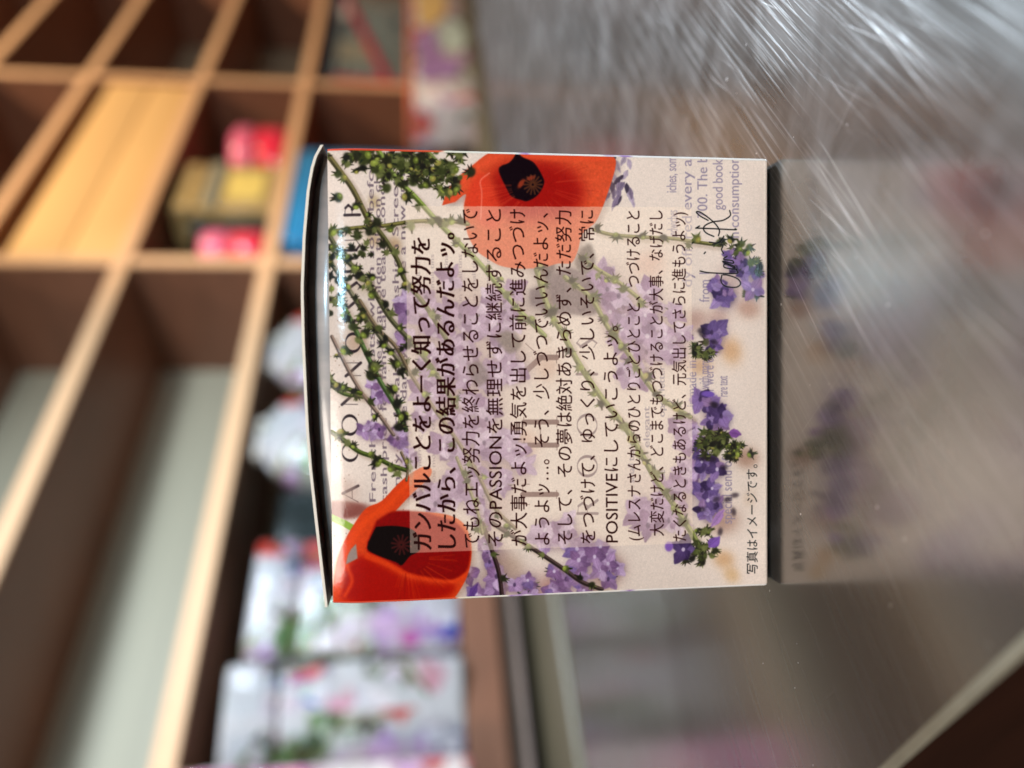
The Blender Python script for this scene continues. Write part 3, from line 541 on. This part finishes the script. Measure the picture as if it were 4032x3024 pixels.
# ------------------------------------------------------------------ the printed tea box
BX, BY, BW, BH, YAW, BZ = .0013, .12466, .070, .07026, -.02155, .0012
def build_tea_box():
    t = thing('tea_box', 'small square card box printed with poppies and violet flowers, standing on the shiny counter', 'box', (BX, BY, 0), YAW)
    hw = BW / 2; dep = .07; r = .0007
    zs = [(BZ, .0004), (BZ + .00025, .00008), (BZ + .0006, 0)] + [(BZ + BH * k / 12, 0) for k in range(1, 12) if k < 11.05] + [*[(BZ + BH - .0056 + .0056 * k / 10, .0009 * (k / 10) ** 2) for k in range(11)]]
    # outline of the tube, counter-clockwise seen from above, starting at the front left; only the front leans back at the very top
    base = [(-hw + r, 0)] + [(-hw + r + (BW - 2 * r) * k / 16, 0) for k in range(1, 17)]
    for k in range(1, 5): a = -math.pi / 2 + k * math.pi / 8; base.append((hw - r + r * math.cos(a), r + r * math.sin(a)))
    base += [(hw, dep - r), (hw - r, dep), (-hw + r, dep), (-hw, dep - r)]
    for k in range(1, 5): a = math.pi + k * math.pi / 8; base.append((-hw + r + r * math.cos(a), r + r * math.sin(a)))
    base = base[:-1]; bm = bmesh.new(); ul = bm.loops.layers.uv.new('UVMap'); rows = []
    for z, ins in zs:
        rows.append([bm.verts.new((x, y + (ins if y < dep * .5 else 0), z)) for x, y in base])
    n = len(base)
    for j in range(len(zs) - 1):
        for i in range(n):
            i2 = (i + 1) % n; f = bm.faces.new((rows[j][i], rows[j][i2], rows[j + 1][i2], rows[j + 1][i])); f.smooth = True
            front = base[i][1] <= r * .1 and base[i2][1] <= r * .1
            f.material_index = 0 if front else 1
            for lp in f.loops:
                c = lp.vert.co
                if front: lp[ul].uv = ((c.x + hw) / BW, (c.z - BZ) / BH)
                else: lp[ul].uv = (.3 + c.y, c.z)
    me = bpy.data.meshes.new('box_body'); bm.to_mesh(me); bm.free(); me.materials.append(M_front); me.materials.append(M_side); link(bpy.data.objects.new('box_body', me), t)
    # recessed base panel that actually touches the counter
    bm_obj('base_panel', box_bm(-hw + .006, hw - .006, .006, dep - .006, .00005, BZ + .0008), M_inner, t)
    # dust flap seen in the gap under the bulging lid
    top = BZ + BH
    def arch(x):        # lid height above the body along the front, measured left to right
        X = [-.0352, -.029, -.022, -.014, -.008, -.001, .006, .0135, .0215, .0285, .0322, .0342, .0352]; Zr = [.0007, .00135, .00205, .0028, .00320, .00345, .00365, .0037, .0033, .0026, .0019, .0012, .0005]
        return float(np.interp(x, X, Zr))
    xs = np.linspace(-.0352, .0352, 41); ys = [(0.00015), .004, .02, .045, .0702]
    V = []; Fc = []; th = .00042
    for y in ys:
        k = 1 - .35 * (y / .07)
        for x in xs: V.append((x, y, top + arch(x) * k))
    nx = len(xs); off = len(V)
    V += [(x, y, z + th) for x, y, z in V]
    for j in range(len(ys) - 1):
        for i in range(nx - 1):
            a = j * nx + i; Fc.append((a, a + nx, a + nx + 1, a + 1)); a += off; Fc.append((a, a + 1, a + nx + 1, a + nx))
    lid = mesh_obj('lid', V, Fc, M_inner, t, True)
    E = []; 
    for i in range(nx - 1): E.append((i, i + 1, off + i + 1, off + i))
    for j in range(len(ys) - 1):
        for i in (0, nx - 1): a = j * nx + i; E.append((a, a + nx, off + a + nx, off + a))
    mesh_obj('lid_edge', [(x * 1.0006, y - .00012, z) for x, y, z in V], E, M_cut, lid)
    V = []; Fc = []
    for x in xs * .97: V += [(x, .0036, top - .004), (x, .0022, top + arch(x) * .5), (x, .0040, top + arch(x) - .0002)]
    for i in range(nx - 1): Fc += [(3 * i, 3 * i + 3, 3 * i + 4, 3 * i + 1), (3 * i + 1, 3 * i + 4, 3 * i + 5, 3 * i + 2)]
    mesh_obj('dust_flap', V, Fc, mat_plain('brown_dust_flap', (.21, .165, .145), .4, .3, 260, (1, 1, .05), coat=.3), t, True)
    # cut card edge along the top of the front and the folded right corner
    V = []; Fc = []
    for k, x in enumerate(np.linspace(-hw + .0004, hw - .0004, 30)): V += [(x, .0009, top), (x, .0013, top + .00002), (x, .0014, top - .003)]
    for i in range(29): Fc.append((3 * i, 3 * i + 3, 3 * i + 4, 3 * i + 1)); Fc.append((3 * i + 1, 3 * i + 4, 3 * i + 5, 3 * i + 2))
    mesh_obj('front_edge', V, Fc, M_cut, t)
build_tea_box()

# ------------------------------------------------------------------ the pigeon-hole cabinet behind, turned 44 degrees
TH = .76461; Z0 = 1.0
CAB_RZ = math.pi / 2 - TH      # local +x runs along the front, local +y into the cabinet
SH = [.668, .461, .262, -.003, .86, 1.06, 1.26]        # centre heights of the boards
DEP = .22; TK = .020
M_brown = mat_plain('brown_melamine', (.225, .100, .058), .45, .12, 9, (1, 1, 6))
M_edge = mat_plain('tan_edge_banding', (.80, .49, .27), .55, .07, 14, (8, 1, 8))
M_back = mat_plain('sage_back_panel', (.50, .48, .36), .55, .10, 5, (.25, 1, 7))  # noise stretched along the shelf imitates soft bands of reflected light
cab = thing('pigeonhole_cabinet', 'brown pigeonhole shelving with tan front edges and sage back panels behind the box', 'shelf', (0, Z0, 0), CAB_RZ)
S0, S1 = -.95, 2.30; DIV = [-.95, -.66, .265, .876, 1.56, 2.30 - TK]
hs = sorted(SH)
for z in hs:
    tk = .034 if z < 0 else TK; zc = z if z > 0 else -.003
    b = bm_obj('shelf_board', box_bm(S0, S1, .0045, DEP, zc - tk / 2, zc + tk / 2), M_brown, cab)
    bm_obj('edge_strip', box_bm(S0, S1, 0, .0045, zc - tk / 2 - .0004, zc + tk / 2 + .0004, .001, 1), M_edge if z > 0 else M_brown, b)
for k in range(len(hs) - 1):
    lo = hs[k] + (.017 if hs[k] < 0 else TK / 2); hi = hs[k + 1] - TK / 2
    for j, s in enumerate(DIV):
        b = bm_obj('divider', box_bm(s - TK / 2, s + TK / 2, .007, DEP, lo, hi), M_brown, cab)
        bm_obj('edge_strip', box_bm(s - TK / 2 - .0004, s + TK / 2 + .0004, .0025, .007, lo, hi, .001, 1), M_edge, b)
    for j in range(len(DIV) - 1):
        bm_obj('back_panel', box_bm(DIV[j] + TK / 2, DIV[j + 1] - TK / 2, DEP - .012, DEP - .004, lo, hi), M_back, cab)
bm_obj('carcass_back', box_bm(S0, S1, DEP, DEP + .012, -.8, 1.28), M_brown, cab)
bm_obj('plinth', box_bm(S0, S1, .02, DEP, -.042, -.0205), mat_plain('mauve_plinth', (.27, .20, .17), .5, .1, 10), cab)
bm_obj('shadow_gap', box_bm(S0, S1, .05, DEP, -.056, -.0422), mat_plain('black_gap_shade', (.02, .018, .016), .6, .1, 10), cab)  # black strip put in for the shade of the gap under the plinth
bm_obj('base_cupboard', box_bm(S0, S1, -.10, DEP - .001, -.80, -.0565, .004, 2), mat_plain('olive_laminate', (.13, .11, .07), .4, .1, 6), cab)

def on_cab(s, d, z): 
    return Vector((0, Z0, 0)) + Vector((math.cos(CAB_RZ), math.sin(CAB_RZ), 0)) * s + Vector((-math.sin(CAB_RZ), math.cos(CAB_RZ), 0)) * d + Vector((0, 0, z))
BT = .0145; CT = .2725; BBT = .4715      # tops of the three boards that carry goods

def carton(name, label, cat, s0, s1, d0, dd, z, h, mat, group=None, lidh=.22, band=None, rz=0.0, bev=.006):
    wd = s1 - s0; t = thing(name, label, cat, on_cab((s0 + s1) / 2, d0, z), CAB_RZ + rz, group)
    bm_obj('carton_body', box_bm(-wd / 2, wd / 2, 0, dd, 0, h * (1 - lidh) - .001, bev, 3, True), mat, t, True)
    bm_obj('carton_lid', box_bm(-wd / 2 - .0012, wd / 2 + .0012, -.0012, dd + .0012, h * (1 - lidh), h, bev, 3, True), mat, t, True)
    if band: bm_obj('band', box_bm(-wd / 2 - .002, wd / 2 + .002, -.0022, dd + .0022, h * band[0], h * band[1], .001, 1), band[2], t)
    return t
GB = 'flower wrapped packages on the lowest shelf'
carton('flower_package', 'flower print package nearest the printed box, next to the dark package', 'package', -.352, -.226, .0, .12, BT, .200, M_wrap, GB)
carton('flower_package', 'second flower print package from the printed box, standing alone past a dark gap', 'package', -.452, -.366, -.005, .12, BT, .207, M_wrap, GB, rz=-.25)
carton('flower_package', 'flower print package cut off by the edge of the picture', 'package', -.58, -.470, -.055, .12, BT, .225, M_wrap2, GB)

def pouch(label, s0, s1, d, h, mat, lean=0.0):
    t = thing('tea_pouch', label, 'pouch', on_cab((s0 + s1) / 2, d, BT), CAB_RZ, 'round topped flower print pouches on the lowest shelf')
    bm = bmesh.new(); ul = bm.loops.layers.uv.new('UVMap'); W = (s1 - s0) / 2; rows = []
    for k in range(15):
        z = h * k / 14; u = k / 14; wx = W * (1 - .75 * max(0, (u - .66) / .34) ** 3.2); wy = .035 * (1 - .8 * u ** 4) + .002
        rows.append([bm.verts.new((wx * math.copysign(abs(math.cos(a)) ** .6, math.cos(a)) + lean * u, .04 + wy * math.copysign(abs(math.sin(a)) ** .8, math.sin(a)) + .003 * math.sin(5 * a + 9 * u), z)) for a in [i * 2 * math.pi / 28 for i in range(28)]])
    for k in range(14):
        for i in range(28):
            f = bm.faces.new((rows[k][i], rows[k][(i + 1) % 28], rows[k + 1][(i + 1) % 28], rows[k + 1][i]))
            for lp in f.loops: lp[ul].uv = (lp.vert.co.x, lp.vert.co.z)
    bm.faces.new(rows[-1]); bm.faces.new(rows[0][::-1]); bm_obj('pouch_body', bm, mat, t, True)
    bm_obj('fold_clip', box_bm(-W * .42 + lean, W * .42 + lean, .034, .046, h - .003, h + .004, .001, 1), M_cut, t)
pouch('round topped pale pouch just right of the dark package, below the empty shelf', .010, .170, -.012, .226, M_wrap)
pouch('round topped pale pouch second from the divider, half hidden by the printed box', -.140, .004, -.012, .222, M_wrap, .006)
M_dark = mat_plain('dark_green_foil', (.020, .030, .032), .22, .5, 40, coat=.7)
carton('dark_package', 'dark package with a pale foot between the pouches and the flower print boxes', 'package', -.222, -.138, .03, .10, BT, .19, M_dark, None, .3, (.05, .5, M_wrap2))
M_blue = mat_plain('bright_blue_tin', (.03, .26, .56), .28, .12, 20, coat=.6)
carton('blue_tin', 'bright blue tin on the lowest shelf behind the corner of the printed box', 'tin', .315, .592, .0, .13, BT, .234, M_blue, None, .2)
M_yel = mat_plain('honey_kraft_card', (.80, .50, .20), .75, .01, 8, (1, 1, 1))
carton('kraft_carton', 'wide honey coloured carton filling the pigeonhole above the gold tin', 'carton', .287, .862, .012, .19, BBT, .158, M_yel, None, .5, bev=.002)
M_gold = mat_plain('dull_gold_tin', (.52, .38, .16), .3, .3, 25, coat=.5); M_sage = mat_plain('grey_green_label', (.26, .26, .20), .5, .1, 30); M_lem = mat_plain('lemon_label', (.88, .70, .20), .4, .1, 30)
t = carton('gold_tin', 'dull gold tin with a yellow label between the two red lidded jars', 'tin', .435, .575, .02, .09, CT, .165, M_gold, None, .2)
bm_obj('label_patch', box_bm(-.045, .04, -.0028, -.0016, .025, .085, .0005, 1), M_lem, t); bm_obj('label_stripe', box_bm(-.0705, .0705, -.0036, -.0029, .095, .118, .0003, 1), M_sage, t)
carton('black_carton', 'small black carton beside the dull gold tin', 'carton', .388, .425, .03, .12, CT, .13, M_dark, None, .3)
M_red = mat_plain('glossy_red_lid', (.80, .030, .07), .2, .12, 30, coat=.9); M_pink = mat_plain('pink_candy_glass', (.85, .16, .28), .22, .15, 30, coat=.9)
def jar(label, s, d, r, h):
    t = thing('red_jar', label, 'jar', on_cab(s, d, CT), CAB_RZ, 'red lidded jars on the middle shelf')
    def lathe(name, prof, mat):
        bm = bmesh.new(); rows = [[bm.verts.new((rr * math.cos(a), rr * math.sin(a), z)) for a in [i * 2 * math.pi / 32 for i in range(32)]] for rr, z in prof]
        for k in range(len(rows) - 1):
            for i in range(32): bm.faces.new((rows[k][i], rows[k][(i + 1) % 32], rows[k + 1][(i + 1) % 32], rows[k + 1][i]))
        bm.faces.new(rows[-1]); bm.faces.new(rows[0][::-1]); return bm_obj(name, bm, mat, t, True)
    lathe('jar_body', [(r * .8, 0), (r * .97, h * .05), (r, h * .2), (r, h * .5), (r * .9, h * .58)], M_red)
    lathe('jar_lid', [(r * .98, h * .585), (r * 1.04, h * .62), (r * 1.04, h * .85), (r * .9, h * .98), (r * .5, h)], M_pink)
jar('larger red jar with a pink lid, next to the divider beyond the gold tin', .668, .066, .062, .105)
jar('smaller red jar with a pink lid, beside the small black carton', .330, .038, .036, .098)
# upper-right pigeonhole: black pack tied with a red ribbon
M_rib = mat_plain('crimson_ribbon', (.42, .010, .045), .35, .15, 60); M_wht = mat_plain('white_label', (.75, .72, .66), .5, .05, 60); M_cel = mat_plain('grey_teal_foil', (.16, .21, .20), .3, .6, 22, coat=.6)
t = carton('ribbon_gift_pack', 'black and teal gift pack tied with a crimson ribbon in the far lowest pigeonhole', 'gift', .93, 1.50, .03, .16, BT, .225, M_cel, None, .2)
bm = bmesh.new()
for (x0, z0, x1, z1) in ((-.27, .085, .26, .205), (-.27, .05, -.25, .20)):
    dx, dz = x1 - x0, z1 - z0; L_ = math.hypot(dx, dz); nx_, nz_ = -dz / L_ * .009, dx / L_ * .009
    q = [(x0 - nx_, z0 - nz_), (x1 - nx_, z1 - nz_), (x1 + nx_, z1 + nz_), (x0 + nx_, z0 + nz_)]
    f = [bm.verts.new((a, -.0045, c)) for a, c in q]; g = [bm.verts.new((a, -.0022, c)) for a, c in q]
    bm.faces.new(f); bm.faces.new(g[::-1]); [bm.faces.new((f[i], f[(i + 1) % 4], g[(i + 1) % 4], g[i])) for i in range(4)]
bm_obj('ribbon', bm, M_rib, t)
bm_obj('name_card', box_bm(.10, .27, -.0034, -.0018, .185, .222, .0003, 1), M_wht, t)
bm_obj('round_label', box_bm(-.16, -.05, -.0034, -.0018, .12, .20, .0003, 1), M_sage, t)

# long, low printed carton lying in front of the cabinet, at the far end
t = thing('orchid_carton', 'long low carton printed with orange and lilac orchids, lying before the far shelves', 'carton', on_cab(1.0, -.098, -.0565), CAB_RZ)
M_orange = mat_plain('orange_carton_edge', (.72, .16, .07), .4, .2, 30); M_or1 = mat_plain('apricot_orchid_print', (.95, .58, .20), .4, .18, 12, coat=.3); M_or2 = mat_plain('lilac_orchid_print', (.44, .24, .50), .4, .35, 14, coat=.3)
bm_obj('carton_body', box_bm(-.42, .42, 0, .08, 0, .106, .003, 2, True), M_wrap2, t, True)
bm_obj('carton_lid', box_bm(-.421, .421, -.0015, .0815, .107, .1165, .002, 2, True), M_orange, t, True)
def petal_patch(cx, cz, rx, rz_, mat, a0=0.0):
    n = 18; bm = bmesh.new(); pts = [(cx + rx * (1 + .22 * math.sin(3 * i * 2 * math.pi / n + a0)) * math.cos(i * 2 * math.pi / n), cz + rz_ * (1 + .18 * math.cos(2 * i * 2 * math.pi / n + a0)) * math.sin(i * 2 * math.pi / n)) for i in range(n)]
    pts = [(a, min(.104, max(.002, b))) for a, b in pts]
    f = [bm.verts.new((a, -.0016, b)) for a, b in pts]; g = [bm.verts.new((a, -.0002, b)) for a, b in pts]; bm.faces.new(f)
    for i in range(n): bm.faces.new((f[i], f[(i + 1) % n], g[(i + 1) % n], g[i]))
    bm_obj('petal_print', bm, mat, t)
petal_patch(.10, .066, .17, .038, M_or1); petal_patch(-.16, .075, .07, .03, M_or2, 1); petal_patch(-.12, .03, .08, .03, mat_plain('pale_mint_print', (.62, .72, .64), .4, .2, 14), 2); petal_patch(-.27, .06, .06, .045, M_or2, .5)
